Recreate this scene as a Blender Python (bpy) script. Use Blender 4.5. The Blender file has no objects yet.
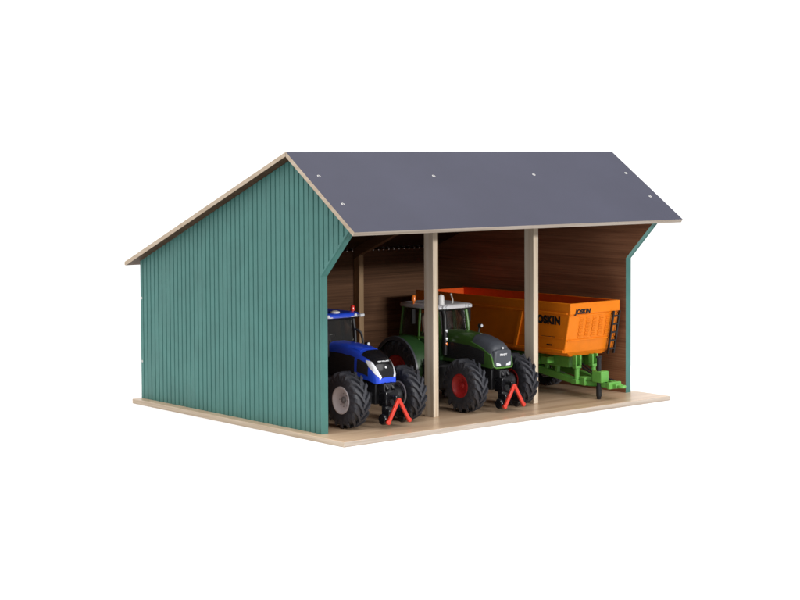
import bpy, math, random
from mathutils import Vector, Matrix
random.seed(7)
S = bpy.context.scene
S.unit_settings.scale_length = 0.1          # one unit is a decimetre
COL = S.collection
PI = math.pi

# ------------------------------------------------------------------ materials
def node_mat(name):
    m = bpy.data.materials.new(name); m.use_nodes = True
    nt = m.node_tree
    return m, nt, nt.nodes['Principled BSDF']

def ramp(nt, fac, stops):
    r = nt.nodes.new('ShaderNodeValToRGB')
    el = r.color_ramp.elements
    while len(el) < len(stops): el.new(0.5)
    for e, (p, c) in zip(el, stops):
        e.position = p; e.color = (*c, 1)
    nt.links.new(fac, r.inputs['Fac'])
    return r.outputs['Color']

def coords(nt, scale, loc=(0, 0, 0)):
    tc = nt.nodes.new('ShaderNodeTexCoord'); mp = nt.nodes.new('ShaderNodeMapping')
    mp.inputs['Scale'].default_value = scale; mp.inputs['Location'].default_value = loc
    nt.links.new(tc.outputs['Object'], mp.inputs['Vector'])
    return mp.outputs['Vector']

def noise(nt, vec, scale, detail=4, rough=.55, dist=0):
    n = nt.nodes.new('ShaderNodeTexNoise')
    n.inputs['Scale'].default_value = scale; n.inputs['Detail'].default_value = detail
    n.inputs['Roughness'].default_value = rough; n.inputs['Distortion'].default_value = dist
    nt.links.new(vec, n.inputs['Vector'])
    return n.outputs['Fac']

def bump(nt, b, h, strength, dist=.01):
    bp = nt.nodes.new('ShaderNodeBump')
    bp.inputs['Strength'].default_value = strength; bp.inputs['Distance'].default_value = dist
    nt.links.new(h, bp.inputs['Height']); nt.links.new(bp.outputs['Normal'], b.inputs['Normal'])

def wood(name, dark, mid, light, axis=0, rough=.6, fine=26, spec=.3, stretch=.035, bstr=.15):
    """grain running along the given axis"""
    m, nt, b = node_mat(name)
    sc = [1, 1, 1]; sc[axis] = stretch
    v = coords(nt, sc)
    n1 = noise(nt, v, fine, 6, .65, .4)
    n2 = noise(nt, v, fine * .22, 3, .5, .8)
    mx = nt.nodes.new('ShaderNodeMath'); mx.operation = 'MULTIPLY_ADD'
    mx.inputs[1].default_value = .6
    ad = nt.nodes.new('ShaderNodeMath'); ad.operation = 'MULTIPLY'; ad.inputs[1].default_value = .4
    nt.links.new(n2, ad.inputs[0]); nt.links.new(n1, mx.inputs[0]); nt.links.new(ad.outputs[0], mx.inputs[2])
    c = ramp(nt, mx.outputs[0], [(.34, dark), (.5, mid), (.64, light)])
    nt.links.new(c, b.inputs['Base Color'])
    b.inputs['Roughness'].default_value = rough; b.inputs['Specular IOR Level'].default_value = spec
    bump(nt, b, mx.outputs[0], bstr, .006)
    return m

def plain(name, col, rough=.4, metal=0, var=.12, vscale=9, spec=.5, coat=0, bstr=.04, bscale=60):
    m, nt, b = node_mat(name)
    v = coords(nt, (1, 1, 1))
    n = noise(nt, v, vscale, 4, .6)
    lo = tuple(c * (1 - var) for c in col); hi = tuple(min(1, c * (1 + var)) for c in col)
    c = ramp(nt, n, [(.3, lo), (.7, hi)])
    nt.links.new(c, b.inputs['Base Color'])
    b.inputs['Roughness'].default_value = rough; b.inputs['Metallic'].default_value = metal
    b.inputs['Specular IOR Level'].default_value = spec; b.inputs['Coat Weight'].default_value = coat
    b.inputs['Coat Roughness'].default_value = .15
    if bstr:
        bump(nt, b, noise(nt, v, bscale, 3, .6), bstr, .004)
    return m

def glass(name, tint=(.75, .78, .8), refl=.22):
    m = bpy.data.materials.new(name); m.use_nodes = True
    nt = m.node_tree; nt.nodes.clear()
    out = nt.nodes.new('ShaderNodeOutputMaterial'); mix = nt.nodes.new('ShaderNodeMixShader')
    tr = nt.nodes.new('ShaderNodeBsdfTransparent'); gl = nt.nodes.new('ShaderNodeBsdfGlossy')
    tr.inputs['Color'].default_value = (*tint, 1); gl.inputs['Roughness'].default_value = .12
    lw = nt.nodes.new('ShaderNodeLayerWeight'); lw.inputs['Blend'].default_value = refl
    nt.links.new(lw.outputs['Fresnel'], mix.inputs['Fac'])
    nt.links.new(tr.outputs[0], mix.inputs[1]); nt.links.new(gl.outputs[0], mix.inputs[2])
    nt.links.new(mix.outputs[0], out.inputs['Surface'])
    return m

M = {}
M['teal'] = plain('teal_paint', (.059, .180, .160), .5, var=.09, vscale=3.5, spec=.3, bstr=.08, bscale=45)
M['inner_y_lit'] = wood('brown_wall_wood_lengthwise_lit', (.17, .072, .036), (.30, .135, .072), (.40, .195, .108), 1, .6, 90, .2, .012, .4)  # wall wood lightened: light reaching the side walls is put into the colour
M['inner_x_shaded'] = wood('brown_wall_wood_crosswise_shaded', (.060, .027, .012), (.116, .055, .027), (.165, .082, .042), 0, .6, 90, .2, .012, .4)  # same wall wood, darker: the back wall's shade is in the colour
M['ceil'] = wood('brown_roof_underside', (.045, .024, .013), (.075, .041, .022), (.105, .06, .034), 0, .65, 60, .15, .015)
M['base'] = wood('plywood_base_face', (.42, .275, .17), (.55, .39, .255), (.64, .48, .335), 0, .30, 22, .5, .03, .12)
M['ply'] = wood('plywood_edge', (.28, .225, .175), (.385, .325, .27), (.46, .40, .345), 0, .6, 40, .25)
M['ply_y_lit'] = wood('plywood_edge_lengthwise_lit', (.38, .29, .205), (.48, .38, .28), (.56, .46, .36), 1, .6, 40, .25)  # end edges lightened in colour to stand in for light from the side
M['post'] = wood('pine_post', (.42, .31, .205), (.62, .52, .40), (.70, .62, .51), 2, .55, 24, .25, .03, .25)
M['rafter'] = wood('pine_rafter_shaded', (.15, .08, .04), (.21, .12, .065), (.27, .165, .095), 1, .6, 22, .25, .04)  # post pine darkened; shade under the roof is painted into it
M['rearpost_shaded'] = wood('pine_rear_post_shaded', (.28, .175, .09), (.40, .26, .145), (.50, .34, .20), 2, .6, 22, .25, .04)  # darker copy of the post pine, with the shade indoors in its colour
M['roof'] = plain('grey_roof_laminate', (.038, .039, .061), .62, var=.07, vscale=1.2, spec=.22, bstr=.08, bscale=70)
M['screw'] = plain('screw_steel', (.52, .51, .49), .38, .5, .1, spec=.5)
M['blue'] = plain('blue_paint', (.018, .075, .68), .28, var=.06, spec=.5, coat=.35, bstr=0)
M['green'] = plain('dark_green_paint', (.044, .105, .020), .3, var=.06, spec=.5, coat=.3, bstr=0)
M['ltgreen'] = plain('fresh_green_paint', (.075, .21, .030), .35, var=.06, spec=.45, bstr=0)
M['dkgreen'] = plain('fender_green', (.022, .072, .018), .45, var=.1, spec=.4, bstr=.03)
M['grey'] = plain('slate_grey_plastic', (.060, .066, .080), .38, var=.08, spec=.5, bstr=.03)
M['black'] = plain('black_plastic', (.010, .010, .011), .42, var=.25, spec=.45, bstr=.08, bscale=40)
M['gloss'] = plain('gloss_black', (.008, .008, .010), .16, var=.1, spec=.5, bstr=0)
M['iron'] = plain('dark_cast_grey', (.020, .020, .023), .5, .1, .3, spec=.4, bstr=.15, bscale=30)
M['rubber'] = plain('tyre_rubber', (.033, .034, .042), .5, var=.25, vscale=14, spec=.4, bstr=.12, bscale=50)
M['rimgrey'] = plain('silver_rim', (.60, .555, .57), .4, .1, .06, spec=.5, bstr=.03)
M['rimred'] = plain('red_rim', (.36, .014, .014), .42, var=.1, spec=.45, bstr=.03)
M['rimhub'] = plain('grey_hub', (.20, .19, .195), .45, .2, .1, spec=.5, bstr=.03)
M['red'] = plain('red_paint', (.60, .030, .012), .32, var=.06, spec=.5, coat=.2, bstr=0)
M['white'] = plain('white_plastic', (.78, .77, .76), .35, var=.04, spec=.5, bstr=.02)
M['lens'] = plain('clear_lamp_lens', (.80, .82, .86), .12, .2, .08, 40, spec=.6, bstr=.3, bscale=90)
M['roofwhite'] = plain('light_grey_cab_roof', (.70, .69, .72), .4, var=.06, spec=.5, bstr=.02)
M['amber'] = plain('amber_beacon', (.85, .20, .02), .22, var=.05, spec=.6, bstr=0)
M['redlens'] = plain('red_beacon', (.75, .03, .02), .2, var=.05, spec=.6, bstr=0)
M['orange'] = plain('orange_paint', (.76, .196, .006), .5, var=.05, spec=.2, bstr=.04)
M['orange_in'] = plain('orange_paint_inside', (.80, .10, .005), .5, var=.06, spec=.35, bstr=.04)
M['lime'] = plain('bright_green_plastic', (.115, .35, .060), .4, var=.06, spec=.45, bstr=.04)
M['print'] = plain('black_print', (.012, .011, .012), .5, var=.1, spec=.3, bstr=0)
M['printw'] = plain('white_print', (.75, .76, .78), .4, var=.05, spec=.4, bstr=0)
M['seat'] = plain('seat_brown', (.26, .19, .155), .7, var=.2, spec=.3, bstr=.1)
M['glass'] = glass('cab_glass', (.94, .93, .92), .27)
M['paper'] = plain('white_studio_paper', (.95, .95, .95), .9, var=.004, spec=.05, bstr=0)

def mesh_screen(name, c0, c1, scale):
    m, nt, b = node_mat(name)
    v = coords(nt, (scale, scale, scale))
    ch = nt.nodes.new('ShaderNodeTexBrick'); ch.inputs['Scale'].default_value = 1
    ch.inputs['Color1'].default_value = (*c0, 1); ch.inputs['Color2'].default_value = (*[x * .8 for x in c0], 1)
    ch.inputs['Mortar'].default_value = (*c1, 1); ch.inputs['Mortar Size'].default_value = .06
    sw = nt.nodes.new('ShaderNodeVectorMath'); sw.operation = 'MULTIPLY'
    sx = nt.nodes.new('ShaderNodeSeparateXYZ'); cx = nt.nodes.new('ShaderNodeCombineXYZ')
    nt.links.new(v, sx.inputs[0])
    a = nt.nodes.new('ShaderNodeMath'); a.operation = 'ADD'
    nt.links.new(sx.outputs[0], a.inputs[0]); nt.links.new(sx.outputs[1], a.inputs[1])
    nt.links.new(a.outputs[0], cx.inputs[0]); nt.links.new(sx.outputs[2], cx.inputs[1])
    nt.links.new(cx.outputs[0], ch.inputs['Vector'])
    nt.links.new(ch.outputs['Color'], b.inputs['Base Color'])
    b.inputs['Roughness'].default_value = .45
    bump(nt, b, ch.outputs['Fac'], .6, .006)
    return m
M['screen'] = mesh_screen('black_mesh_screen', (.006, .006, .007), (.03, .03, .034), 22)
M['grille'] = mesh_screen('gloss_grille', (.009, .009, .011), (.022, .022, .026), 26)

# ------------------------------------------------------------------ mesh builder
class MB:
    def __init__(self): self.v = []; self.f = []; self.m = []
    def add(self, vs, fs, mi=0):
        o = len(self.v); self.v += [Vector(p) for p in vs]
        for f in fs: self.f.append([o + i for i in f]); self.m.append(mi)
        return self
    def box(self, a, b, mi=0):
        x0, y0, z0 = [min(p, q) for p, q in zip(a, b)]; x1, y1, z1 = [max(p, q) for p, q in zip(a, b)]
        return self.add([(x0,y0,z0),(x1,y0,z0),(x1,y1,z0),(x0,y1,z0),(x0,y0,z1),(x1,y0,z1),(x1,y1,z1),(x0,y1,z1)],
            [(0,3,2,1),(4,5,6,7),(0,1,5,4),(1,2,6,5),(2,3,7,6),(3,0,4,7)], mi)
    def hexa(self, p, mi=0):
        """eight corners: four below (counter-clockwise from above), four above"""
        return self.add(p, [(0,3,2,1),(4,5,6,7),(0,1,5,4),(1,2,6,5),(2,3,7,6),(3,0,4,7)], mi)
    def prism(self, poly, axis, a, b, mi=0, caps=None, sides=None):
        """poly: points in the two other axes (x->(y,z), y->(x,z), z->(x,y))"""
        def P(q, h):
            return (h, q[0], q[1]) if axis == 0 else (q[0], h, q[1]) if axis == 1 else (q[0], q[1], h)
        n = len(poly); o = len(self.v)
        self.v += [Vector(P(q, a)) for q in poly] + [Vector(P(q, b)) for q in poly]
        ca, cb = caps or (mi, mi)
        self.f.append([o + i for i in range(n)][::-1]); self.m.append(ca)
        self.f.append([o + n + i for i in range(n)]); self.m.append(cb)
        for i in range(n):
            j = (i + 1) % n
            self.f.append([o + i, o + j, o + n + j, o + n + i]); self.m.append(sides[i] if sides else mi)
        return self
    def cyl(self, p0, p1, r0, r1=None, n=16, mi=0, caps=True):
        r1 = r0 if r1 is None else r1
        p0, p1 = Vector(p0), Vector(p1); d = (p1 - p0).normalized()
        t = d.orthogonal().normalized(); u = d.cross(t)
        vs = []
        for p, r in ((p0, r0), (p1, r1)):
            for i in range(n):
                a = 2 * PI * i / n; vs.append(p + (t * math.cos(a) + u * math.sin(a)) * r)
        fs = [(i, (i + 1) % n, n + (i + 1) % n, n + i) for i in range(n)]
        if caps: fs += [tuple(range(n))[::-1], tuple(range(n, 2 * n))]
        return self.add(vs, fs, mi)
    def tube(self, pts, r, n=8, mi=0):
        pts = [Vector(p) for p in pts]; rings = []
        prev = None
        for i, p in enumerate(pts):
            d = (pts[min(i + 1, len(pts) - 1)] - pts[max(i - 1, 0)]).normalized()
            t = d.orthogonal().normalized() if prev is None else (prev - d * prev.dot(d)).normalized()
            prev = t; u = d.cross(t)
            rings.append([p + (t * math.cos(2*PI*k/n) + u * math.sin(2*PI*k/n)) * r for k in range(n)])
        return self.loft(rings, True, mi)
    def loft(self, rings, caps=True, mi=0):
        n = len(rings[0]); o = len(self.v)
        for r in rings: self.v += [Vector(p) for p in r]
        for k in range(len(rings) - 1):
            for i in range(n):
                j = (i + 1) % n
                self.f.append([o+k*n+i, o+k*n+j, o+(k+1)*n+j, o+(k+1)*n+i]); self.m.append(mi)
        if caps:
            self.f.append([o + i for i in range(n)][::-1]); self.m.append(mi)
            self.f.append([o + (len(rings)-1)*n + i for i in range(n)]); self.m.append(mi)
        return self
    def lathe(self, prof, c=(0, 0, 0), axis=0, n=40, mi=0, caps=True):
        """prof: (along axis, radius)"""
        rings = []
        for h, r in prof:
            ring = []
            for i in range(n):
                a = 2*PI*i/n; ca, sa = math.cos(a)*r, math.sin(a)*r
                p = (h, ca, sa) if axis == 0 else (sa, h, ca) if axis == 1 else (ca, sa, h)
                ring.append(Vector(p) + Vector(c))
            rings.append(ring)
        return self.loft(rings, caps, mi)
    def ball(self, c, r, sz=(1, 1, 1), n=14, mi=0):
        prof = [(-math.cos(PI*k/8)*r*sz[2], max(math.sin(PI*k/8)*r, r*.02)) for k in range(9)]
        return self.lathe(prof, c, 2, n, mi)
    def build(self, name, mats, parent=None, org=(0, 0, 0), bevel=0, seg=2, sharp=35):
        me = bpy.data.meshes.new(name)
        org = Vector(org)
        me.from_pydata([tuple(p - org) for p in self.v], [], self.f)
        for m in (mats if isinstance(mats, (list, tuple)) else [mats]): me.materials.append(m)
        for p, k in zip(me.polygons, self.m): p.material_index = k; p.use_smooth = True
        import bmesh
        bm = bmesh.new(); bm.from_mesh(me)
        bmesh.ops.recalc_face_normals(bm, faces=bm.faces); bm.to_mesh(me); bm.free()
        me.set_sharp_from_angle(angle=math.radians(sharp))
        o = bpy.data.objects.new(name, me); COL.objects.link(o)
        if bevel:
            b = o.modifiers.new('edge', 'BEVEL'); b.width = bevel; b.segments = seg
            b.limit_method = 'ANGLE'; b.angle_limit = math.radians(32); b.harden_normals = False
        if parent: o.parent = parent
        return o

def thing(name, label, cat, loc, group=None):
    o = bpy.data.objects.new(name, None); COL.objects.link(o)
    o.location = loc; o.empty_display_size = .1; o['label'] = label; o['category'] = cat
    if group: o['group'] = group
    return o

def text(name, body, size, mat, mtx, parent, org, bold=.0, extr=.0015, spacing=1.0, shear=0):
    c = bpy.data.curves.new(name, 'FONT'); c.body = body; c.size = size; c.extrude = extr
    c.offset = bold; c.align_x = 'CENTER'; c.align_y = 'CENTER'; c.space_character = spacing; c.shear = shear
    t = bpy.data.objects.new(name, c); COL.objects.link(t)
    bpy.context.view_layer.update()
    me = bpy.data.meshes.new_from_object(t.evaluated_get(bpy.context.evaluated_depsgraph_get()))
    bpy.data.objects.remove(t); bpy.data.curves.remove(c)
    me.transform(Matrix.Translation(-Vector(org)) @ mtx)
    me.materials.clear(); me.materials.append(mat)
    o = bpy.data.objects.new(name, me); COL.objects.link(o); o.parent = parent
    return o

def frame(origin, xdir, ydir):
    x = Vector(xdir).normalized(); z = x.cross(Vector(ydir)).normalized(); y = z.cross(x)
    m = Matrix((x, y, z)).transposed().to_4x4(); m.translation = Vector(origin)
    return m

# ------------------------------------------------------------------ the studio surface
g = MB()
g.prism([(-1.3, -.8), (6, -.8), (6, 9), (-1.3, 9)], 2, -.049, -.0475)
go = g.build('ground', M['paper']); go['kind'] = 'structure'

# ------------------------------------------------------------------ the shed
W, D, TB = 4.2, 3.62, .047
XL, XR, TW, YF, YB, ZK = .10, 4.10, .075, .469, 3.60, 1.417
YR, ZR, YE, ZE, YQ, ZQ, TR = .849, 2.530, -.168, 1.835, 3.742, 1.405, .041
SF = (ZE - ZR) / (YE - YR); SB = (ZQ - ZR) / (YQ - YR)
VF = TR * math.hypot(1, SF); VB = TR * math.hypot(1, SB)
def under(y): return ZR + SF * (y - YR) - VF if y < YR else ZR + SB * (y - YR) - VB
SO = (2.1, 1.8, -.047)
shed = thing('farm_shed', 'teal toy machinery shed with grey pitched roof, open front and plywood base', 'toy shed', SO)

b = MB(); b.box((0, 0, -TB), (W, D, 0))
for i, f in enumerate(b.f):
    b.m[i] = [0, 0, 1, 2, 1, 2][i]
b.build('base', [M['base'], M['ply'], M['ply_y_lit']], shed, SO, .006)

def side_wall(xo, s):
    """outer face at xo, thickness goes s*TW inwards; grooved boards outside"""
    w = MB()
    gd = .018
    xi, xc = xo + s * TW, xo + s * gd
    tipz = lambda y: ZK + (YF - y) * .992
    # front tip where the slanted edge meets the roof
    yt = (ZK + YF * .992 - (ZR - SF * YR - VF)) / (SF + .992)
    e = .003
    core = [(YF, 0), (YB, 0), (YB, under(YB) - e), (YR, under(YR) - e), (yt, under(yt) - e), (YF, ZK)]
    w.prism(core, 0, min(xc, xi), max(xc, xi), 0, caps=((0, 1) if s > 0 else (1, 0)))
    # boards
    pitch = .0745; ch = .0085
    ys = [yt]; y = YF
    n0 = int((YF - yt) / pitch)
    ys = [yt] + [YF + .022 + pitch * k for k in range(-12, 60) if yt + .03 < YF + .022 + pitch * k < YB - .02] + [YB]
    def bot(y, tip): return tipz(y) if tip else 0.0
    def board(a, c, first, last):
        ca = 0 if first else ch; cc = 0 if last else ch
        q = [(a, xc - s*.001), (a + ca, xo), (c - cc, xo), (c, xc - s*.001)]
        tip = c <= YF + 1e-6
        vb = [Vector((x, yy, bot(yy, tip))) for yy, x in q]; vt = [Vector((x, yy, under(yy) - e)) for yy, x in q]
        w.loft([vb, vt], True, 0)
    for k in range(len(ys) - 1):
        a, c = ys[k], ys[k + 1]
        cuts = [a] + [t for t in (YF, YR) if a + .012 < t < c - .012] + [c]
        for j in range(len(cuts) - 1):
            board(cuts[j], cuts[j + 1], k == 0 and j == 0 or j > 0, (k == len(ys) - 2 and j == len(cuts) - 2) or j < len(cuts) - 2)
    xt = xo - s*.0008
    q_ = .0015
    w.prism([(yt - q_, under(yt) - e), (YF - q_, ZK - q_), (YF + .016, ZK - q_*.5), (yt + .016, under(yt + .016) - e*1.5)], 0, min(xc - s*.004, xt), max(xc - s*.004, xt))
    o = w.build('side_wall', [M['teal'], M['inner_y_lit']], shed, SO, .0, sharp=25)
    return o
wl = side_wall(XL, 1); wr = side_wall(XR, -1)
for y, z in ((3.576, 1.034), (3.578, .383)):
    sc = MB(); sc.lathe([(XL - .003, .001), (XL - .003, .009), (XL - .001, .013), (XL + .004, .013)], (0, y, z), 0, 14)
    sc.build('screw', M['screw'], wl, (0, 0, 0)).location = -Vector(SO)
    wl.children[-1].matrix_parent_inverse = Matrix.Identity(4)

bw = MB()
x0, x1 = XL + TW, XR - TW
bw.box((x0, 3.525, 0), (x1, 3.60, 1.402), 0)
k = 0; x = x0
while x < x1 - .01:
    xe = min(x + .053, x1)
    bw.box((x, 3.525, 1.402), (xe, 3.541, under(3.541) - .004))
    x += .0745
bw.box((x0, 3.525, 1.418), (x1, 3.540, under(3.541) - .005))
bw.build('back_wall', [M['inner_x_shaded']], shed, SO, 0)

e = .0015
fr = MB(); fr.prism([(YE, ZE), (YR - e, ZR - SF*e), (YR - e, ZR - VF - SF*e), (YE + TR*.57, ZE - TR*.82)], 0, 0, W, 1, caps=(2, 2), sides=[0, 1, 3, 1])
fro = fr.build('roof_panel', [M['roof'], M['ply'], M['ply_y_lit'], M['ceil']], shed, SO, .003)
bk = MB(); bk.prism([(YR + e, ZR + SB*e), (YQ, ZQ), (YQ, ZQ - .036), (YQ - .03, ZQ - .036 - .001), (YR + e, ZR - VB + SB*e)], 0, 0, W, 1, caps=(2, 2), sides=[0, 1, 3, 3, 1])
bk.build('roof_panel', [M['roof'], M['ply'], M['ply_y_lit'], M['ceil']], shed, SO, .003)
nrm = Vector((0, -SF, 1)).normalized(); tang = Vector((0, 1, SF)).normalized()
for x, y in ((.136, .53), (.136, .175), (1.454, .512), (2.749, .512), (4.071, .515), (4.071, .167)):
    p = Vector((x, y, ZR + SF * (y - YR)))
    sc = MB()
    prof = [(-.012, .017), (.001, .017), (.003, .013), (-.001, .010), (-.004, .006), (-.004, .001)]
    rings = []
    for h, r in prof:
        rings.append([p + nrm*h + (Vector((1, 0, 0))*math.cos(2*PI*i/14) + tang*math.sin(2*PI*i/14))*r for i in range(14)])
    sc.loft(rings)
    so = sc.build('screw', M['screw'], fro, SO)

PW, PD, PY = .0645, .136, .543
for px in (1.467, 2.772):
    p = MB(); yb2 = PY + PD
    p.prism([(PY, 0), (yb2, 0), (yb2, under(yb2) - .002), (PY, under(PY) - .002)], 0, px, px + PW)
    p.build('post', M['post'], shed, SO, .004)
    p = MB(); p.prism([(3.42, 0), (3.524, 0), (3.524, under(3.524) - .118), (3.42, under(3.42) - .118)], 0, px + .006, px + PW + .006)
    p.build('post', M['rearpost_shaded'], shed, SO, .004)
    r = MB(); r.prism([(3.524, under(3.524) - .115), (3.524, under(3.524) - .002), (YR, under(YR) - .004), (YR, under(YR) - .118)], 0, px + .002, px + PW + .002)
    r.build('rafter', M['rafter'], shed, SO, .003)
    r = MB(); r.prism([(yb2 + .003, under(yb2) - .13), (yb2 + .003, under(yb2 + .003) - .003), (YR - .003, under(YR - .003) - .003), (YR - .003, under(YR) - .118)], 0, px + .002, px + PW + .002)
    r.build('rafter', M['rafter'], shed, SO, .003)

# ------------------------------------------------------------------ wheels
def tyre_mesh(mb, R, w, rim, lugs, lug_h):
    Rc = R - lug_h
    prof = [(-.36*w, rim*.93), (-.44*w, rim*1.04), (-.475*w, rim + (Rc-rim)*.30), (-.50*w, rim + (Rc-rim)*.58), (-.485*w, rim + (Rc-rim)*.82),
            (-.43*w, Rc*.972), (-.25*w, Rc*.995), (0, Rc), (.25*w, Rc*.995), (.43*w, Rc*.972), (.485*w, rim + (Rc-rim)*.82), (.50*w, rim + (Rc-rim)*.58),
            (.475*w, rim + (Rc-rim)*.30), (.44*w, rim*1.04), (.36*w, rim*.93)]
    mb.lathe(prof + prof[:1], n=64, caps=False)
    for side in (-1, 1):
        for k in range(lugs):
            a0 = 2*PI*(k + (.5 if side > 0 else 0))/lugs
            st = [(-.05, 1.0, 0.0), (.14, 1.0, .5), (.32, .992, .95), (.46, .968, 1.18), (.515, .90, 1.26), (.50, .80, 1.28)]
            half = .30 * 2*PI/lugs * .80
            sweep = 2*PI/lugs * 1.0
            rings = []
            for q, (fx, fr_, fa) in enumerate(st):
                a = a0 + sweep*fa
                ro, ri = R*fr_, min(R*fr_ - lug_h*1.6, Rc*.97)
                if q >= 4: ri = ro - lug_h*2.2
                x = side*fx*w
                h1, h2 = half*1.25, half*.8
                def P(rr, aa): return Vector((x, -math.cos(aa)*rr, -math.sin(aa)*rr))
                # angle 0 points to the front (-y), growing downwards; shoulders trail upwards
                aa = -a
                rings.append([P(ri, aa - h1), P(ri, aa + h1), P(ro, aa + h2), P(ro, aa - h2)])
            mb.loft(rings)

def wheel(parent, loc, R, w, s, rim_mat, rimf=.46, lugs=17, lug_h=.022, red=False, name='wheel'):
    rim = R*rimf
    hub = MB()
    hub.lathe([(s*.02*w, rim*.26), (s*.28*w, rim*.26), (s*.31*w, rim*.20), (s*.31*w, rim*.12), (s*.34*w, rim*.10), (s*.34*w, rim*.01)], n=20)
    for i in range(8):
        a = 2*PI*i/8
        hub.cyl((s*.20*w, math.cos(a)*rim*.48, math.sin(a)*rim*.48), (s*.27*w, math.cos(a)*rim*.48, math.sin(a)*rim*.48), rim*.04, n=6)
    h = hub.build(name, M['rimhub'] if not red else M['rimred'], parent); h.location = loc
    t = MB(); tyre_mesh(t, R, w, rim, lugs, lug_h)
    t.build('tyre', M['rubber'], h, sharp=28)
    r = MB()
    prof = [(s*.20*w, rim*.02), (s*.22*w, rim*.40), (s*.25*w, rim*.58), (s*.31*w, rim*.74), (s*.38*w, rim*.84), (s*.44*w, rim*.91), (s*.475*w, rim*.95),
            (s*.475*w, rim*1.03), (s*.40*w, rim*1.06), (-s*.40*w, rim*1.02), (-s*.44*w, rim*.9), (-s*.05*w, rim*.8), (-s*.02*w, rim*.02)]
    r.lathe(prof, n=40)
    r.build('rim', rim_mat, h)
    return h

# ------------------------------------------------------------------ tractors
def loft_surface(secs):
    """secs: (y, half width, z bottom, z top, power); returns f(y, t) with t from -1 (left foot) over 0 (crest) to 1"""
    def at(y):
        ss = sorted(secs)
        if y <= ss[0][0]: return ss[0][1:]
        for a, c in zip(ss, ss[1:]):
            if y <= c[0]:
                f = (y - a[0])/(c[0] - a[0])
                return tuple(a[i] + (c[i] - a[i])*f for i in range(1, 5))
        return ss[-1][1:]
    def f(y, t):
        w, zb, zt, n = at(y)
        a = PI/2*t                       # angle from crest
        sx = math.copysign(abs(math.sin(a))**(2/n), t); cz = max(0, math.cos(a))**(2/n)
        return Vector((sx*w, y, zb + (zt - zb)*cz))
    return f

def patch(f, ys, tfun, nt, off, mb, thick=.004):
    """sheet hugging the surface; tfun(y) -> (t0, t1)"""
    def nrm_at(y, t):
        d = .004
        a = f(y + d, t) - f(y - d, t); t1 = max(-.999, t - .01); t2 = min(.999, t + .01)
        c = f(y, t2) - f(y, t1)
        n = a.cross(c)
        if n.length < 1e-9: return Vector((0, -1, 0))
        n.normalize()
        ctr = Vector((0, y + .25, .45))
        return n if n.dot(f(y, t) - ctr) > 0 else -n
    rows = []
    for y in ys:
        t0, t1 = tfun(y)
        rows.append([(f(y, t0 + (t1 - t0)*i/nt), nrm_at(y, t0 + (t1 - t0)*i/nt)) for i in range(nt + 1)])
    top = [[p + n*off for p, n in r] for r in rows]; bot_ = [[p - n*thick for p, n in r] for r in rows]
    o = len(mb.v); R, C = len(rows), nt + 1
    for r in top: mb.v += r
    for r in bot_: mb.v += r
    N = R*C
    def q(*i): mb.f.append([o + k for k in i]); mb.m.append(0)
    for r in range(R - 1):
        for c in range(C - 1):
            a = r*C + c
            q(a, a + 1, a + C + 1, a + C); q(N + a, N + a + C, N + a + C + 1, N + a + 1)
    for r in range(R - 1):
        a = r*C; q(a, a + C, N + a + C, N + a); a = r*C + C - 1; q(a, N + a, N + a + C, a + C)
    for c in range(C - 1):
        a = c; q(a, N + a, N + a + 1, a + 1); a = (R - 1)*C + c; q(a, a + 1, N + a + 1, N + a)

def lin(a, b, n): return [a + (b - a)*i/n for i in range(n + 1)]

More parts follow.
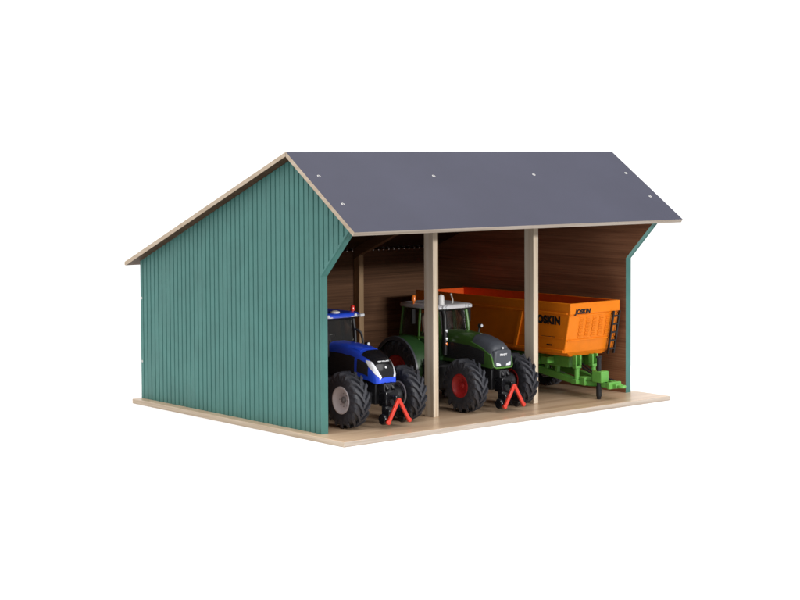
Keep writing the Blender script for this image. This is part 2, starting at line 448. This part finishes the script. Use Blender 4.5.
def tractor(cx, style):
    blue = style == 'blue'
    paint = M['blue'] if blue else M['green']
    O = Vector((cx, .95, 0.0))
    if blue:
        root = thing('tractor', 'blue toy tractor with grey rims beside the teal wall', 'toy tractor', O, 'toy tractors parked in the shed')
    else:
        root = thing('tractor', 'green toy tractor with red rims and white cab roof between the two posts', 'toy tractor', O, 'toy tractors parked in the shed')
    G = Vector((0, .95, 0))                    # local frame: x from the tractor's middle, y and z as in the shed
    def B(mb, name, mat, parent=root, **k):
        ob = mb.build(name, mat, parent, G if parent is root else G, **k)
        return ob
    def part_of(mb, name, mat, parent, **k):   # sub-part: parent's own origin is the root's
        return mb.build(name, mat, parent, G, **k)
    # wheels
    rimm = M['rimgrey'] if blue else M['rimred']
    FR, FWd, RR, RWd = .262, .165, .318, .21
    for s in (-1, 1):
        wheel(root, Vector((s*(.415 - FWd/2), .60, FR)) - G, FR, FWd, s, rimm, .47 if blue else .43, 16, .026, not blue)
        wheel(root, Vector((s*(.43 - RWd/2), 1.57, RR)) - G, RR, RWd, s, rimm, .50, 18, .028, not blue)
    # running gear
    c = MB()
    c.box((-.085, .50, .20), (.085, 1.25, .42)); c.box((-.11, 1.2, .24), (.11, 1.75, .58)); c.box((-.06, .40, .22), (.06, .52, .40))
    c.box((-.10, .95, .18), (.10, 1.2, .30))
    for s in (-1, 1):
        c.box((s*.085, .70, .42), (s*.115, 1.12, .47))
        c.cyl((s*.10, .80, .36), (s*.10, 1.05, .36), .035, n=12)
        c.box((s*.09, .86, .25), (s*.13, 1.00, .34))
    B(c, 'chassis', M['iron'], bevel=.008)
    a = MB(); a.cyl((-.30, .60, .25), (.30, .60, .25), .045, n=14); a.box((-.11, .55, .20), (.11, .65, .31))
    for s in (-1, 1):
        a.cyl((s*.17, .60, .25), (s*.25, .60, .25), .085, .095, n=18); a.tube([(s*.08, .56, .30), (s*.15, .53, .29), (s*.22, .56, .28)], .014)
    B(a, 'front_axle', M['iron'], bevel=.005)
    a = MB(); a.cyl((-.33, 1.57, .318), (.33, 1.57, .318), .07, n=16)
    B(a, 'rear_axle', M['iron'])
    for s in (-1, 1):
        t = MB(); t.hexa([(s*.16, 1.02, .17), (s*.33, 1.02, .17), (s*.33, 1.24, .17), (s*.16, 1.24, .17), (s*.15, 1.00, .42), (s*.35, 1.00, .42), (s*.35, 1.26, .46), (s*.15, 1.26, .46)])
        fo = B(t, 'fuel_tank', M['black'], bevel=.02, seg=3)
        st = MB()
        for z in (.20, .30, .40): st.box((s*.345, 1.08, z), (s*.385, 1.20, z + .015))
        st.box((s*.35, 1.075, .19), (s*.365, 1.085, .47)); st.box((s*.35, 1.195, .19), (s*.365, 1.205, .47))
        B(st, 'step', M['black'])
    # hood
    if blue:
        secs = [(1.17, .150, .44, .735, 4.2), (.95, .148, .44, .730, 4.2), (.78, .146, .44, .712, 4.2), (.66, .144, .435, .688, 4.0), (.58, .140, .43, .657, 3.8), (.52, .134, .42, .620, 3.6), (.48, .128, .408, .580, 3.4), (.45, .118, .40, .535, 3.2), (.432, .104, .40, .492, 3.0), (.424, .085, .405, .455, 2.8)]
    else:
        secs = [(1.17, .150, .44, .745, 3.6), (.95, .146, .44, .745, 3.4), (.78, .142, .44, .733, 3.3), (.66, .139, .435, .714, 3.2), (.57, .135, .43, .690, 3.2), (.51, .132, .425, .668, 3.3), (.475, .128, .42, .645, 3.3), (.45, .122, .42, .615, 3.3), (.437, .115, .425, .585, 3.2), (.430, .104, .435, .545, 3.0)]
    f = loft_surface(secs)
    h = MB(); ts = lin(-1, 1, 30)
    ys = sorted(set([round(x, 4) for x in lin(1.17, .60, 8) + lin(.60, .46, 10) + lin(.46, secs[-1][0], 10)]), reverse=True)
    h.loft([[f(y, t) for t in ts] for y in ys], True)
    hood = B(h, 'hood', paint, sharp=50)
    if blue:
        p = MB(); patch(f, lin(.655, .4245, 22), lambda y: (-.50 + .08*min(1, (.66 - y)/.2), .50 - .08*min(1, (.66 - y)/.2)), 14, .004, p)
        part_of(p, 'front_grille', M['gloss'], hood)
        for s in (-1, 1):
            p = MB(); patch(f, lin(.585, .427, 20), lambda y: tuple(s*k for k in (.58 - .14*min(1, (.585 - y)/.06), .62 + .12*min(1, (.585 - y)/.05) - .08*max(0, (.46 - y)/.03))), 7, .0055, p)
            part_of(p, 'headlight', M['lens'], hood)
            p = MB(); patch(f, lin(.70, .545, 8), lambda y: tuple(s*k for k in (.68 + .3*max(0, y - .60), .97)), 5, .003, p)
            part_of(p, 'side_intake', M['screen'], hood)
            p = MB(); patch(f, lin(1.165, .74, 8), lambda y: tuple(s*k for k in (.68, 1.0)), 6, .003, p)
            part_of(p, 'side_grille', M['screen'], hood)
        p = MB(); patch(f, lin(.84, .70, 4), lambda y: (-.33, .33), 6, .0025, p)
        part_of(p, 'hood_vent', M['blue'], hood)
        em = MB(); q = f(.456, 0); em.ball((q.x, q.y - .002, q.z), .011, (1, 1, 1.2))
        part_of(em, 'emblem', M['printw'], hood)
        tdir = (f(.48, 0) - f(.505, 0)).normalized()
        text('lettering', 'NEW HOLLAND', .018, M['printw'], frame(f(.492, 0) + Vector((0, -.005, .006)), (1, 0, 0), -tdir), hood, G, .0008, .001)
    else:
        p = MB(); patch(f, lin(.74, .4305, 26), lambda y: (-.62 + .5*max(0, y - .62) - .9*max(0, .60 - y), .62 - .5*max(0, y - .62) + .9*max(0, .60 - y)), 18, .005, p)
        fas = part_of(p, 'hood_fascia', M['grey'], hood)
        for s in (-1, 1):
            p = MB(); patch(f, lin(1.13, .55, 10), lambda y: tuple(s*k for k in (.70 + .10*max(0, .75 - y), .985)), 6, .003, p)
            part_of(p, 'side_grille', M['screen'], hood)
        # blunt grille below the fascia, with the lamps at its foot
        gr = MB(); gr.loft([[Vector((x, y, z)) for x, z in ((-hw, .432), (hw, .432), (hw + .003, .50), (hw*.96, zt - .012), (hw*.6, zt), (-hw*.6, zt), (-hw*.96, zt - .012), (-hw - .003, .50))] for y, hw, zt in ((.47, .116, .600), (.434, .114, .602), (.416, .106, .588))])
        part_of(gr, 'front_grille', M['grey'], hood, bevel=.012, seg=3)
        tr = MB(); tr.tube([(-.126, .47, .56), (-.125, .440, .50), (-.120, .424, .44), (-.10, .412, .425), (0, .407, .423), (.10, .412, .425), (.120, .424, .44), (.125, .440, .50), (.126, .47, .56)], .0075)
        part_of(tr, 'grille_trim', M['ltgreen'], hood)
        for s in (-1, 1):
            l = MB(); l.hexa([(s*.030, .412, .440), (s*.092, .414, .440), (s*.098, .44, .440), (s*.03, .44, .440), (s*.040, .411, .462), (s*.096, .415, .482), (s*.102, .44, .482), (s*.04, .44, .462)])
            part_of(l, 'headlight', M['lens'], hood, bevel=.005)
        em = MB(); em.ball((0, .428, .612), .012)
        part_of(em, 'emblem', M['printw'], hood)
        text('lettering', 'FENDT', .030, M['printw'], frame((0, .4155, .548), (1, 0, 0), (0, .06, 1)), hood, G, .001, .001)
    # cab: frame, panes, roof
    zb, zt = .66, .955
    lo = [(-.185, 1.15), (.185, 1.15), (.245, 1.42), (.225, 1.74), (-.225, 1.74), (-.245, 1.42)]
    up = [(-.190, 1.20), (.190, 1.20), (.215, 1.43), (.200, 1.72), (-.200, 1.72), (-.215, 1.43)]
    pr_ = MB()
    for i, ((x, y), (X, Y)) in enumerate(zip(lo, up)):
        pr_.tube([(x, y, zb if i not in (2, 5) else .50), (x*.5 + X*.5, y*.5 + Y*.5 - (.012 if i < 2 else 0), (zb + zt)/2), (X, Y, zt)], .016 if i < 2 else .014, 8)
    for ring, z in ((lo, zb), (up, zt)):
        for i in range(6):
            j = (i + 1) % 6
            pr_.tube([(*ring[i], z), (*ring[j], z)], .011, 8)
    frm = B(pr_, 'cab_frame', M['black'] if blue else M['ltgreen'])
    lowc = MB(); lowc.loft([[Vector((x, y, z)) for x, y in lo] for z in (.44, zb)])
    B(lowc, 'cab_body', M['black'] if blue else M['dkgreen'], bevel=.01)
    def pane(name, i, j, parent):
        a, b_, c_, d_ = Vector((*lo[i], zb)), Vector((*lo[j], zb)), Vector((*up[j], zt)), Vector((*up[i], zt))
        n = (b_ - a).cross(d_ - a).normalized()*.003
        m = MB(); m.hexa([a - n, b_ - n, b_ + n, a + n, d_ - n, c_ - n, c_ + n, d_ + n])
        return part_of(m, name, M['glass'], parent)
    pane('windshield', 0, 1, frm)
    for i, j in ((1, 2), (2, 3), (4, 5), (5, 0)): pane('side_window', i, j, frm)
    pane('rear_window', 3, 4, frm)
    st = MB(); st.box((-.08, 1.42, .60), (.08, 1.56, .69)); st.hexa([(-.075, 1.54, .68), (.075, 1.54, .68), (.075, 1.59, .68), (-.075, 1.59, .68), (-.065, 1.58, .88), (.065, 1.58, .88), (.065, 1.62, .88), (-.065, 1.62, .88)])
    B(st, 'seat', M['seat'], bevel=.02, seg=3)
    sw = MB(); rings = []
    ctr = Vector((0, 1.33, .76)); ax = Vector((0, .45, .9)).normalized(); t1 = Vector((1, 0, 0)); t2 = ax.cross(t1)
    sw.tube([ctr + (t1*math.cos(2*PI*i/16) + t2*math.sin(2*PI*i/16))*.055 for i in range(17)], .007, 6); sw.cyl(ctr, ctr - ax*.14, .012, n=8)
    sw.tube([ctr - t1*.05, ctr, ctr + t1*.05], .006, 6)
    B(sw, 'steering_wheel', M['black'])
    ds = MB(); ds.hexa([(-.12, 1.18, zb), (.12, 1.18, zb), (.10, 1.25, zb), (-.10, 1.25, zb), (-.10, 1.19, .715), (.10, 1.19, .715), (.09, 1.24, .70), (-.09, 1.24, .70)])
    B(ds, 'dashboard', M['black'], bevel=.01)
    # roof
    def rring(z, gr): return [Vector((x, y, z)) for x, y in
        [(-.215 + gr, 1.13 + gr*1.4), (-.10, 1.115 + gr*1.4), (.10, 1.115 + gr*1.4), (.215 - gr, 1.13 + gr*1.4), (.240 - gr, 1.30), (.240 - gr, 1.60), (.21 - gr, 1.76 - gr), (-.21 + gr, 1.76 - gr), (-.240 + gr, 1.60), (-.240 + gr, 1.30)]]
    r = MB(); r.loft([rring(.950, .012), rring(.958, 0), rring(.985, 0), rring(.996, .012), rring(1.001, .04), rring(1.004, .12)])
    roofm = M['blue'] if blue else M['roofwhite']
    roof = B(r, 'cab_roof', roofm, sharp=60)
    ul = MB(); ul.loft([rring(.935, .03), rring(.951, .02)])
    part_of(ul, 'roof_lining', M['black'], roof)
    for x in ((-.17, -.125, .125, .17) if not blue else (-.16, .16)):
        l = MB(); l.lathe([(1.135, .002), (1.121, .017), (1.112, .0165), (1.108, .012), (1.108, .001)], (x, 0, .973), 1, 14)
        part_of(l, 'work_light', M['lens'], roof)
    if blue:
        p = MB(); p.lathe([(.99, .05), (1.012, .045), (1.022, .02), (1.023, .001)], (-.03, 1.19, 0), 2, 18)
        part_of(p, 'roof_dome', M['white'], roof)
        p = MB(); p.box((-.205, 1.116, .957), (.205, 1.128, .966)); part_of(p, 'roof_trim', M['white'], roof)
        p = MB(); p.box((.185, 1.07, .955), (.235, 1.12, .985)); part_of(p, 'work_light', M['lens'], roof, bevel=.008)
        bc = MB(); bc.lathe([(.965, .010), (1.0, .010), (1.0, .023), (1.035, .022), (1.05, .016), (1.055, .001)], (.232, 1.26, 0), 2, 14)
        part_of(bc, 'beacon', M['redlens'], roof)
        hr = MB(); hr.tube([(.175, 1.165, .83), (.195, 1.14, .83), (.225, 1.12, .80), (.235, 1.11, .75), (.235, 1.10, .70), (.20, 1.10, .67)], .012)
        B(hr, 'handrail', M['black'])
    else:
        p = MB(); p.lathe([(.99, .034), (1.075, .032), (1.095, .024), (1.103, .001)], (-.148, 1.185, 0), 2, 18)
        part_of(p, 'roof_dome', M['white'], roof)
        bc = MB(); bc.lathe([(.98, .010), (1.02, .010), (1.02, .024), (1.065, .022), (1.08, .014), (1.084, .001)], (-.228, 1.52, 0), 2, 14)
        part_of(bc, 'beacon', M['amber'], roof)
        an = MB(); an.tube([(.06, 1.25, .99), (.06, 1.25, 1.03), (.04, 1.25, 1.085)], .008, 6); an.ball((.038, 1.25, 1.088), .013)
        part_of(an, 'antenna', M['screw'], roof)
    for s in (-1, 1):
        mm = MB(); my = 1.30 if blue or s > 0 else 1.50
        mm.tube([(s*.22, my, .945), (s*.26, my - .02, .94), (s*.285, my - .03, .92)], .006, 6)
        mm.box((s*.262, my - .05, .795), (s*.302, my - .02, .945))
        if blue and s > 0: continue
        B(mm, 'mirror', M['print'], bevel=.008)
    # lamps beside the hood and the exhaust stack
    dz = -.075 if blue else 0
    lp = MB()
    lp.tube([(.14, .97, .66), (.16, .965, .72 + dz), (.165, .96, .765 + dz)], .010, 8); lp.lathe([(.975, .004), (.965, .02), (.935, .022), (.928, .018)], (.168, 0, .782 + dz), 1, 14)
    lpo = B(lp, 'side_lamp', M['black'])
    ln = MB(); ln.lathe([(.932, .001), (.932, .0165), (.924, .014), (.921, .001)], (.168, 0, .784 + dz), 1, 14)
    part_of(ln, 'lens', M['lens'], lpo)
    if blue:
        l2 = MB(); l2.box((.13, .86, .640), (.165, .90, .680)); l2o = B(l2, 'marker_lamp', M['black'], bevel=.006)
        ln = MB(); ln.ball((.150, .86, .664), .015); part_of(ln, 'lens', M['lens'], l2o)
    else:
        for s in (-1, 1):
            et = MB(); et.tube([f(y, s*(.635 - .5*max(0, y - .62) + .9*max(0, .60 - y))) for y in lin(.76, .452, 14)] + [Vector((s*.127, .442, .52)), Vector((s*.123, .430, .46))], .0065, 6)
            part_of(et, 'hood_trim', M['ltgreen'], hood)
    ex = MB()
    if blue:
        ex.tube([(-.18, 1.10, .60), (-.18, 1.10, .80), (-.185, 1.12, .90)], .014, 10)
        B(ex, 'exhaust_stack', M['black'])
    else:
        ex.tube([(-.178, 1.09, .50), (-.178, 1.09, .72), (-.178, 1.10, .90), (-.18, 1.12, .945)], .026, 12)
        ex.box((-.20, 1.07, .52), (-.155, 1.11, .74))
        exo = B(ex, 'exhaust_stack', M['black'], bevel=.006)
        for z, mt in ((.745, 'lens'), (.665, 'lens'), (.615, 'amber')):
            l = MB(); l.lathe([(1.075, .001), (1.068, .017 if mt == 'lens' else .015), (1.058, .015), (1.052, .001)], (-.178, 0, z), 1, 12)
            part_of(l, 'lamp', M[mt], exo)
    # fenders
    for s in (-1, 1):
        fd = MB(); R1 = .350
        A = lin(-8, 172, 18)
        rings = []
        for a_ in A:
            ca, sa = math.cos(math.radians(a_)), math.sin(math.radians(a_))
            def P(x, r): return Vector((s*x, 1.57 - ca*r, .318 + sa*r))
            rings.append([P(.19, R1 + .004), P(.405, R1 + .004), P(.428, R1 - .012), P(.428, R1 - .030), P(.405, R1 - .012), P(.19, R1 - .012)])
        fd.loft(rings)
        fo = B(fd, 'fender', M['black'] if blue else M['dkgreen'], sharp=40)
        if not blue:
            ed = MB(); rings = []
            for a_ in A:
                ca, sa = math.cos(math.radians(a_)), math.sin(math.radians(a_))
                def P(x, r): return Vector((s*x, 1.57 - ca*r, .318 + sa*r))
                rings.append([P(.418, R1 + .008), P(.436, R1 + .002), P(.436, R1 - .035), P(.428, R1 - .035)])
            ed.loft(rings); part_of(ed, 'fender_edge', M['grey'], fo, sharp=40)
        wa = MB(); wa.prism([(1.57 - .30, .45), (1.57 + .25, .45), (1.57 + .20, .66), (1.57 - .2, .66)], 0, s*.185, s*.215)
        part_of(wa, 'inner_wall', M['black'] if blue else M['dkgreen'], fo)
    # front linkage
    fl = MB()
    fl.box((-.07, .36, .19), (.07, .47, .33)); fl.box((-.10, .33, .14), (.10, .39, .20))
    fl.cyl((0, .30, .27), (0, .40, .29), .022, n=12); fl.box((-.022, .275, .235), (.022, .31, .30))
    fl.cyl((-.03, .38, .345), (-.03, .43, .40), .018, n=10); fl.cyl((.035, .38, .345), (.035, .43, .40), .018, n=10)
    for s in (-1, 1):
        fl.box((s*.075, .27, .09), (s*.105, .38, .18))
    flo = B(fl, 'front_linkage', M['gloss'], bevel=.008)
    for s in (-1, 1):
        l = MB(); l.lathe([(s*.085, .002), (s*.085, .045), (s*.095, .052), (s*.125, .052), (s*.135, .045), (s*.135, .002)], (0, .345, .085), 0, 20)
        part_of(l, 'link_roller', M['gloss'], flo)
        ar = MB()
        d = Vector((s*.118, .0, -.20)); u = d.normalized(); sd = u.cross(Vector((0, 1, 0))).normalized()
        p0 = Vector((s*.004, .262, .262)); p1 = p0 + d
        ww = .0165
        ar.hexa([p1 - sd*ww + Vector((0, -.012, 0)), p1 + sd*ww + Vector((0, -.012, 0)), p1 + sd*ww + Vector((0, .012, 0)), p1 - sd*ww + Vector((0, .012, 0)),
                 p0 - sd*ww + Vector((0, -.012, 0)), p0 + sd*ww + Vector((0, -.012, 0)), p0 + sd*ww + Vector((0, .012, 0)), p0 - sd*ww + Vector((0, .012, 0))])
        ar.cyl(p1 + Vector((0, -.014, .004)), p1 + Vector((0, .014, .004)), .021, n=14)
        ar.cyl(p0 + Vector((0, -.013 - .002*s, 0)), p0 + Vector((0, .013 + .002*s, 0)), .0165, n=14)
        part_of(ar, 'link_arm', M['red'], flo, bevel=.004)
    return root
tractor(.82, 'blue')
tractor(2.25, 'green')

# ------------------------------------------------------------------ trailer
TC = 3.575; HW = .355
TO = Vector((TC, 1.65, 0))
tr = thing('tipping_trailer', 'orange toy tipping trailer on a bright green chassis, parked along the right wall', 'toy trailer', TO)
YT, YBm, YRt = .47, .56, 2.93
ZT, ZBt = .985, .468
xa, xb = TC - HW, TC + HW
def TB_(mb, name, mat, parent=tr, **k): return mb.build(name, mat, parent, TO, **k)
bd = MB(); th = .022
# side boards
for s in (-1, 1):
    xo = TC + s*HW; xi = xo - s*th
    side = [(YBm, ZBt), (YRt - .01, ZBt), (YRt + .03, ZT), (YT + .02, ZT), (YT + .02, ZT - .105), ]
    bd.prism(side, 0, min(xo, xi), max(xo, xi), 0, caps=((0, 1) if s < 0 else (1, 0)))
bd.box((xa + th, YBm + .02, ZBt + .002), (xb - th, YRt, ZBt + .03), 1)
YRt -= .03
bd.hexa([(xa + th, YRt - .01, ZBt + .03), (xb - th, YRt - .01, ZBt + .03), (xb - th, YRt + .019, ZBt + .03), (xa + th, YRt + .019, ZBt + .03),
         (xa + th, YRt + .03, ZT - .01), (xb - th, YRt + .03, ZT - .01), (xb - th, YRt + .059, ZT - .01), (xa + th, YRt + .059, ZT - .01)], 1)
body = TB_(bd, 'body', [M['orange'], M['orange_in']], bevel=.006)
# headboard: upright lip above, raked board below
hb = MB()
hb.prism([(YT, ZT), (YT, ZT - .11), (YT + .012, ZT - .118), (YBm + .002, ZBt + .012), (YBm + .008, ZBt), (YBm + .035, ZBt), (YT + .034, ZT - .11), (YT + .018, ZT)], 1 if False else 0, xa - .004, xb + .004, 0)
head = TB_(hb, 'headboard', M['orange'], bevel=.005)
def hpt(x, k, off=0):                      # k: 0 at the foot, 1 under the lip
    a = Vector((x, YBm, ZBt)); c = Vector((x, YT + .012, ZT - .118)); n = Vector((0, -(c.z - a.z), (c.y - a.y))).normalized()
    return a + (c - a)*k + n*off
ribs = MB()
for k0, k1, t in ((.31, .345, .008), (.955, .99, .006)):
    ribs.hexa([hpt(xa + .01, k0), hpt(xb - .01, k0), hpt(xb - .01, k0, t), hpt(xa + .01, k0, t), hpt(xa + .01, k1), hpt(xb - .01, k1), hpt(xb - .01, k1, t), hpt(xa + .01, k1, t)])
for i in range(5):
    x0_ = xa + .15 + i*.095
    for j in range(11):
        k0 = .40 + j*.048
        sh = .008*(j % 2)
        ribs.hexa([hpt(x0_ + sh, k0), hpt(x0_ + .055 + sh, k0), hpt(x0_ + .055 + sh, k0, .007), hpt(x0_ + sh, k0, .007), hpt(x0_ + sh, k0 + .03), hpt(x0_ + .055 + sh, k0 + .03), hpt(x0_ + .055 + sh, k0 + .03, .007), hpt(x0_ + sh, k0 + .03, .007)])
TB_(ribs, 'headboard_ribs', M['orange'], head, bevel=.002)
text('lettering', 'JOSKIN', .062, M['print'], frame((TC - .185, YT - .002, ZT - .090), (1, 0, 0), (0, 0, 1)), head, TO, .004, .002, 1.08, .25)
# side ribs and rim
rb = MB()
def srib(y0, z0, y1, z1, w, t=.02):
    for s in (-1,):
        x_ = xa; xo = xa - t
        rb.hexa([(x_, y0, z0), (xo, y0, z0), (xo, y0 + w, z0), (x_, y0 + w, z0), (x_, y1, z1), (xo, y1, z1), (xo, y1 + w, z1), (x_, y1 + w, z1)])
srib(1.28, ZBt + .01, 1.17, ZT - .12, .05); srib(2.25, ZBt + .01, 2.36, ZT - .12, .05)
rb.box((xa - .016, YT + .04, ZT - .115), (xa, YRt + .03, ZT - .098))
rb.box((xa - .014, YBm + .01, ZBt + .004), (xa, YRt, ZBt + .035))
rb.box((xa - .008, YBm + .02, ZBt + .15), (xa, 1.22, ZBt + .158))
TB_(rb, 'side_rib', M['orange'], body, bevel=.004)
text('lettering', 'JOSKIN', .108, M['print'], frame((xa - .0015, .81, .795), (0, -1, 0), (0, 0, 1)), body, TO, .0075, .001, 1.10)
for y0, y1, z0, z1 in ((.70, .755, .618, .632), (.765, .80, .618, .632), (.81, .90, .618, .630), (.745, .77, .535, .550), (.775, .80, .535, .550), (.805, .825, .535, .550)):
    mk = MB(); mk.box((xa - .0025, y0, z0), (xa - .0005, y1, z1)); TB_(mk, 'printed_mark', M['print'], body)
# floor rails under the tub
un = MB()
un.hexa([(TC - .24, YBm + .05, ZBt - .045), (TC + .24, YBm + .05, ZBt - .045), (TC + .24, 2.85, ZBt - .045), (TC - .24, 2.85, ZBt - .045), (TC - .30, YBm + .02, ZBt - .001), (TC + .30, YBm + .02, ZBt - .001), (TC + .30, 2.9, ZBt - .001), (TC - .30, 2.9, ZBt - .001)])
TB_(un, 'underframe', M['orange'], body, bevel=.005)
# ladder at the right of the headboard
ld = MB()
la, lb = hpt(0, 1.04, .03), hpt(0, -.10, .03)
def LP(x, k): p = la + (lb - la)*k; return Vector((x, p.y, p.z))
lx0, lx1 = xb - .105, xb - .02
for x in (lx0, lx1):
    d = Vector((0, .012, 0))
    a, c = LP(x, 0), LP(x, 1)
    ld.hexa([c + Vector((-.009, -.012, 0)), c + Vector((.009, -.012, 0)), c + Vector((.009, .012, 0)), c + Vector((-.009, .012, 0)), a + Vector((-.009, -.012, 0)), a + Vector((.009, -.012, 0)), a + Vector((.009, .012, 0)), a + Vector((-.009, .012, 0))])
    for k in (.06, .62): 
        q = LP(x, k); ld.box((x - .006, q.y, q.z - .006), (x + .006, q.y + .045, q.z + .006))
lo_ = TB_(ld, 'ladder', M['print'], bevel=.003)
for k in (.12, .31, .5, .69, .88):
    q = LP(0, k); r_ = MB(); r_.box((lx0 + .005, q.y - .014, q.z - .008), (lx1 - .005, q.y + .014, q.z + .008))
    TB_(r_, 'rung', M['print'], lo_)
# chassis
ch = MB()
for s in (-1, 1):
    x = TC + s*.145
    ch.box((x - .03, .68, .30), (x + .03, 2.85, .415))
    ch.hexa([(x - .03, .60, .135), (x + .03, .60, .135), (x + .03, 1.25, .215), (x - .03, 1.25, .215), (x - .03, .60, .195), (x + .03, .60, .195), (x + .03, 1.25, .30), (x - .03, 1.25, .30)])
    for y in (.86, 1.02, 1.2):
        ch.box((x - .022, y, .20 + (y - .8)*.1), (x + .022, y + .04, .32))
    ch.hexa([(TC + s*.02, .20, .125), (TC + s*.085, .20, .125), (x + .03, .62, .135), (x - .03, .62, .135), (TC + s*.02, .20, .175), (TC + s*.085, .20, .175), (x + .03, .62, .193), (x - .03, .62, .193)])
for y in (.75, 1.25, 1.8, 2.4): ch.box((TC - .115, y, .31), (TC + .115, y + .06, .40))
ch.box((TC - .27, .90, .33), (TC - .176, 1.0, .40)); ch.box((TC - .26, 1.1, .30), (TC - .176, 1.3, .38))
cho = TB_(ch, 'chassis', M['lime'], bevel=.006)
fp = MB(); fp.box((TC - .10, .17, .115), (TC + .075, .21, .185)); TB_(fp, 'drawbar_plate', M['lime'], cho, bevel=.008)
fp = MB(); fp.box((TC - .155, .47, .130), (TC - .05, .58, .215)); TB_(fp, 'ram_bracket', M['lime'], cho, bevel=.008)
for x in (TC - .155, TC + .085):
    sp = MB(); y = .585
    sp.cyl((x, y, .18), (x, y, .33), .027, n=14)
    sp.box((x - .040, y - .03, .30), (x + .040, y + .03, .33))
    for s in (-1, 1): sp.box((x + s*.022, y - .03, .33), (x + s*.042, y + .03, .435))
    sp.box((x - .022, y + .012, .33), (x + .022, y + .028, .43))
    sp.box((x - .045, y - .035, .14), (x + .045, y + .04, .19))
    TB_(sp, 'tipping_ram', M['lime'], bevel=.005)
blk = MB(); blk.box((TC - .125, .26, .172), (TC - .015, .40, .292))
TB_(blk, 'jack_housing', M['lime'], cho, bevel=.010)
ey = MB(); ey.box((TC - .05, .12, .125), (TC + .045, .175, .165)); 
ey.tube([(TC + .03*math.cos(a), .095 + .036*math.sin(a), .145) for a in lin(0, 2*PI, 18)], .016, 8)
TB_(ey, 'hitch_eye', M['lime'], cho, bevel=.006)
jk = MB(); jx, jy = TC - .095, .325
jk.cyl((jx, jy, .05), (jx, jy, .43), .023, n=14); jk.cyl((jx, jy, .03), (jx, jy, .14), .029, n=14); jk.cyl((jx, jy, .0), (jx, jy, .035), .020, .026, n=14)
jk.box((jx - .035, jy - .012, .425), (jx + .035, jy + .012, .445))
TB_(jk, 'jack_leg', M['print'], bevel=.003)
hs = MB(); hs.tube([(TC + .06, .30, .19), (TC + .04, .42, .22), (TC - .01, .52, .24), (TC - .03, .70, .32)], .010, 8)
hs.tube([(TC + .09, .28, .18), (TC + .07, .42, .205), (TC + .04, .55, .25), (TC + .02, .70, .33)], .010, 8)
TB_(hs, 'hose', M['black'], cho)
for y in (1.45, 1.95, 2.45):
    ax_ = MB(); ax_.cyl((TC - .30, y, .20), (TC + .30, y, .20), .03, n=12); ax_.box((TC - .17, y - .10, .24), (TC - .12, y + .10, .30)); ax_.box((TC + .12, y - .10, .24), (TC + .17, y + .10, .30))
    TB_(ax_, 'axle', M['iron'])
    for s in (-1, 1):
        wheel(tr, Vector((TC + s*.275, y, .20)) - TO, .20, .15, s, M['rimgrey'], .55, 22, .010)

# ------------------------------------------------------------------ camera
cyaw, cpit, croll = .7371, -.0501, -.0017
F = Vector((math.sin(cyaw)*math.cos(cpit), math.cos(cyaw)*math.cos(cpit), math.sin(cpit)))
Rr = Vector((math.cos(cyaw), -math.sin(cyaw), 0)); U = Rr.cross(F)
ca, sa = math.cos(croll), math.sin(croll)
Rr, U = ca*Rr + sa*U, ca*U - sa*Rr
cam = bpy.data.cameras.new('camera'); co = bpy.data.objects.new('camera', cam); COL.objects.link(co)
mw = Matrix((Rr, U, -F)).transposed().to_4x4(); mw.translation = Vector((-8.9084, -11.9456, 2.5145)); co.matrix_world = mw
cam.sensor_width = 36; cam.lens = 36*1714.08/800
cam.shift_x = (400 - 508.107)/800; cam.shift_y = -(300 - 238.9955)/800
cam.clip_end = 500; cam.clip_start = .1
S.camera = co

# ------------------------------------------------------------------ light: white studio, key softbox from the front, added fill lamp overhead
w = bpy.data.worlds.new('World'); S.world = w; w.use_nodes = True
nt = w.node_tree; bg = nt.nodes['Background']
tc = nt.nodes.new('ShaderNodeTexCoord'); dt = nt.nodes.new('ShaderNodeVectorMath'); dt.operation = 'DOT_PRODUCT'
nt.links.new(tc.outputs['Generated'], dt.inputs[0]); dt.inputs[1].default_value = (-.2, .98, 0)
mr = nt.nodes.new('ShaderNodeMapRange'); mr.interpolation_type = 'SMOOTHSTEP'
mr.inputs['From Min'].default_value = -.6; mr.inputs['From Max'].default_value = .45
mr.inputs['To Min'].default_value = .42; mr.inputs['To Max'].default_value = 1.25
nt.links.new(dt.outputs['Value'], mr.inputs['Value']); nt.links.new(mr.outputs['Result'], bg.inputs['Strength'])
bg.inputs['Color'].default_value = (1, 1, 1, 1)

def area(name, loc, target, size, power, col=(1, 1, 1), sy=None):
    l = bpy.data.lights.new(name, 'AREA'); l.energy = power; l.color = col
    l.shape = 'RECTANGLE'; l.size = size; l.size_y = sy or size
    o = bpy.data.objects.new(name, l); COL.objects.link(o); o.location = loc
    o.rotation_euler = (Vector(target) - Vector(loc)).to_track_quat('-Z', 'Y').to_euler()
    return o
tgt = Vector((2.1, 1.0, .7)); kd = Vector((.08, -1, .226))
area('key_softbox', tgt + kd*18, tgt, 4.0, 2050, (1, .985, .965), .9)
area('added_overhead_fill', (1.6, -2.5, 14.5), (2.0, .8, 0), 22, 3950, (1, .99, .99))  # added lamp that brightens the ground sheet to white

S.view_settings.view_transform = 'Standard'; S.view_settings.look = 'None'
S.view_settings.exposure = 0; S.view_settings.gamma = 1
S.cycles.max_bounces = 8; S.cycles.transparent_max_bounces = 12
S.cycles.use_denoising = True
